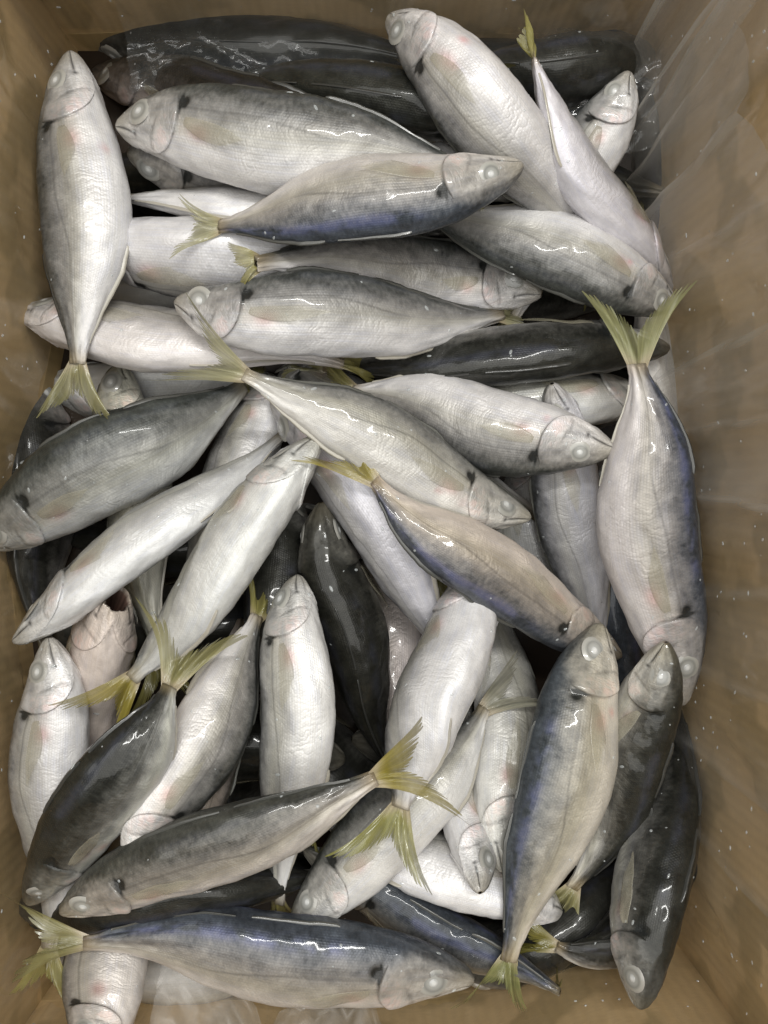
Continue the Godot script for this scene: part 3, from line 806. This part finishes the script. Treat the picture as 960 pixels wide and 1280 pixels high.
func make_pool() -> void:      # dark melt water standing in the bottom of the bag
	var p := PackedVector3Array()
	for i in 31:
		for j in 31:
			var h := -0.02
			var z := lerpf(wall_z(-1, 0.0, h), wall_z(1, 0.0, h), i / 30.0)
			p.append(Vector3(lerpf(wall_x(-1, z, h), wall_x(1, z, h), j / 30.0), h + 0.0006 * noise.get_noise_2d(i * 0.6, j * 0.6), z))
	var m := StandardMaterial3D.new()
	m.resource_name = "murky_water"
	m.albedo_color = Color(0.028, 0.02, 0.014).linear_to_srgb()
	m.roughness = 0.3
	m.metallic_specular = 0.22
	var o := MeshInstance3D.new()
	o.name = "melt_water"
	o.mesh = sheet(p, 31, 31, false, PackedVector2Array(), PackedColorArray(), Vector3.UP)
	o.material_override = m
	o.set_meta("kind", "structure")
	o.set_meta("label", "dark melt water standing under the fish")
	add_child(o)


func crumple(x: float, y: float) -> float:      # sharp creases of thin film
	var a := 1.0 - absf(noise.get_noise_2d(x, y))
	var c := 1.0 - absf(noise.get_noise_2d(x * 2.3 + 31.0, y * 2.3))
	return a * a * 0.65 + c * c * 0.35


func make_liner() -> void:
	var film := StandardMaterial3D.new()
	film.resource_name = "clear_film"
	film.albedo_color = Color(0.9, 0.92, 0.92, 0.03)
	film.transparency = BaseMaterial3D.TRANSPARENCY_ALPHA
	film.roughness = 0.1
	film.metallic_specular = 0.4
	film.cull_mode = BaseMaterial3D.CULL_DISABLED
	var milky := StandardMaterial3D.new()
	milky.resource_name = "milky_film"
	milky.albedo_color = Color(1.0, 1.0, 1.0, 1.0)
	milky.vertex_color_use_as_albedo = true
	milky.transparency = BaseMaterial3D.TRANSPARENCY_ALPHA
	milky.roughness = 0.35
	milky.cull_mode = BaseMaterial3D.CULL_DISABLED
	var bag := thing("plastic_liner", "clear crumpled plastic bag lining the cardboard box", "plastic liner")
	for k in 4:
		var nq := 131
		var nh := 47
		var p := PackedVector3Array()
		for i in nh:
			var h := 0.012 + 0.19 * i / (nh - 1.0)
			for j in nq:
				var q := j / (nq - 1.0)
				var edge := sstep(0.0, 0.03, q) * sstep(0.0, 0.03, 1.0 - q)
				var c := crumple(q * 13.0 + k * 17.0, h * 3.5 + q * 2.0)
				var fold := pow(maxf(0.0, sin(q * 31.0 + k * 2.0 + 2.5 * noise.get_noise_2d(q * 3.0, h * 3.0 + k))), 4.0)
				p.append(wall_at(k, q, h, 0.0015 + edge * (0.005 * c + (0.004 if k == 2 else 0.002) * fold)))
		part("liner_side", sheet(p, nh, nq, false, PackedVector2Array(), PackedColorArray(), [Vector3.RIGHT, Vector3.BACK, Vector3.LEFT, Vector3.FORWARD][k]), film, bag)
	# loose pleats of film standing off the right wall, creased from the rim down
	for f in [[-0.262, -0.085, 0.030, 0.004, 3.0, 5.0], [-0.30, -0.17, 0.020, 0.012, 9.0, 3.0], [-0.125, 0.04, 0.012, 0.003, 14.0, 4.0], [-0.02, 0.235, 0.008, 0.003, 21.0, 5.0]]:
		var pc := PackedColorArray()
		var p := PackedVector3Array()
		for i in 41:
			var g := i / 40.0
			var h := -0.002 + 0.202 * g
			for j in 61:
				var q := j / 60.0
				var qq := q + 0.02 * noise.get_noise_2d(g * 0.9 + f[4], 3.0)
				var z := lerpf(f[0], f[1], lerpf(0.5 + (q - 0.5) * 0.75, q, g))
				var crease := absf(fposmod(qq * f[5], 1.0) - 0.5) * 2.0
				var off: float = f[3] + f[2] * sin(PI * q) * (0.15 + 0.85 * g) + 0.008 * pow(crease, 3.0) + 0.003 * noise.get_noise_2d(q * 5.0 + f[4], g * 0.8)
				p.append(Vector3(wall_x(1, z, h) - maxf(off, 0.002) - 0.004, h, z))
				var thickish := ((0.27 if f[4] < 20.0 else 0.09) + 0.24 * pow(crease, 16.0) + 0.05 * sin(qq * 19.0 + f[4])) * sstep(0.0, 0.22, q) * sstep(0.0, 0.22, 1.0 - q)
				pc.append(Color(0.62, 0.60, 0.56, thickish))
		part("film_pleat", sheet(p, 41, 61, false, PackedVector2Array(), pc, Vector3.LEFT), milky, bag)
	# the film that lies over the fish along the far wall
	var p := PackedVector3Array()
	for i in 31:
		var q := i / 30.0
		for j in 91:
			var x := lerpf(-0.140, 0.150, j / 90.0)
			var z := lerpf(-0.280, -0.205 + 0.012 * sin(x * 19.0) - 0.02 * sstep(-0.02, -0.14, x), q)
			var y := 0.128 - 0.075 * sstep(0.0, 0.5, q) - 0.016 * q + 0.010 * (crumple(x * 14.0, q * 3.0) - 0.5)
			p.append(Vector3(x, y, z))
	part("film_flap", sheet(p, 31, 91, false, PackedVector2Array(), PackedColorArray(), Vector3.UP), film, bag)
	# torn scrap of film at the near wall
	var sp := PackedVector3Array()
	var spc := PackedColorArray()
	for i in 21:
		for j in 31:
			var q := j / 30.0
			var r := i / 20.0
			var x := lerpf(-0.125, 0.0, q) + 0.006 * r
			var top := 0.030 * (1.0 - q) + 0.012 * sin(q * 9.0 + 0.6) + 0.012 * noise.get_noise_2d(q * 6.0, 3.0) + 0.012
			var z := wall_z(1, x, 0.07) - 0.006 - top * r
			var y := 0.082 - 0.036 * r + 0.007 * crumple(q * 4.0, r * 2.0)
			sp.append(Vector3(x, y, z))
			spc.append(Color(0.62, 0.60, 0.57, 0.10 + 0.20 * crumple(q * 5.0, r * 2.0)))
	part("film_scrap", sheet(sp, 21, 31, false, PackedVector2Array(), spc, Vector3.UP), milky, bag)


# ---------------------------------------------------------------- water
func make_drops() -> void:
	rng.seed = 991
	var wet := StandardMaterial3D.new()
	wet.resource_name = "ice_water"
	wet.albedo_color = Color(0.86, 0.88, 0.88, 0.35)
	wet.transparency = BaseMaterial3D.TRANSPARENCY_ALPHA
	wet.roughness = 0.08
	var m := SphereMesh.new()
	m.radius = 1.0
	m.height = 2.0
	m.radial_segments = 10
	m.rings = 5
	m.material = wet
	var spots: Array = []
	for q in perch:
		if rng.randf() < 0.7:
			spots.append([q[0], q[1], rng.randf_range(0.0003, 0.0009) * (1.5 if rng.randf() < 0.06 else 1.0)])
	for i in 520:
		var k := rng.randi_range(0, 3)
		var h := rng.randf_range(0.03, 0.19)
		var n: Vector3 = [Vector3.RIGHT, Vector3.BACK, Vector3.LEFT, Vector3.FORWARD][k]
		spots.append([wall_at(k, rng.randf(), h, 0.0075), n, rng.randf_range(0.0003, 0.0009)])
	var mm := MultiMesh.new()
	mm.transform_format = MultiMesh.TRANSFORM_3D
	mm.mesh = m
	mm.instance_count = spots.size()
	for i in spots.size():
		var n: Vector3 = spots[i][1]
		var x := n.cross(Vector3(0.3, 0.5, 0.8)).normalized().rotated(n, rng.randf() * TAU)
		var r: float = spots[i][2]
		mm.set_instance_transform(i, Transform3D(Basis(x * r * rng.randf_range(0.9, 2.2), n * r * 0.5, x.cross(n) * r), spots[i][0]))
	var o := MultiMeshInstance3D.new()
	o.name = "water_drops"
	o.multimesh = mm
	o.set_meta("kind", "stuff")
	o.set_meta("label", "tiny drops of melt water on the fish and the plastic")
	o.set_meta("category", "water drops")
	add_child(o)
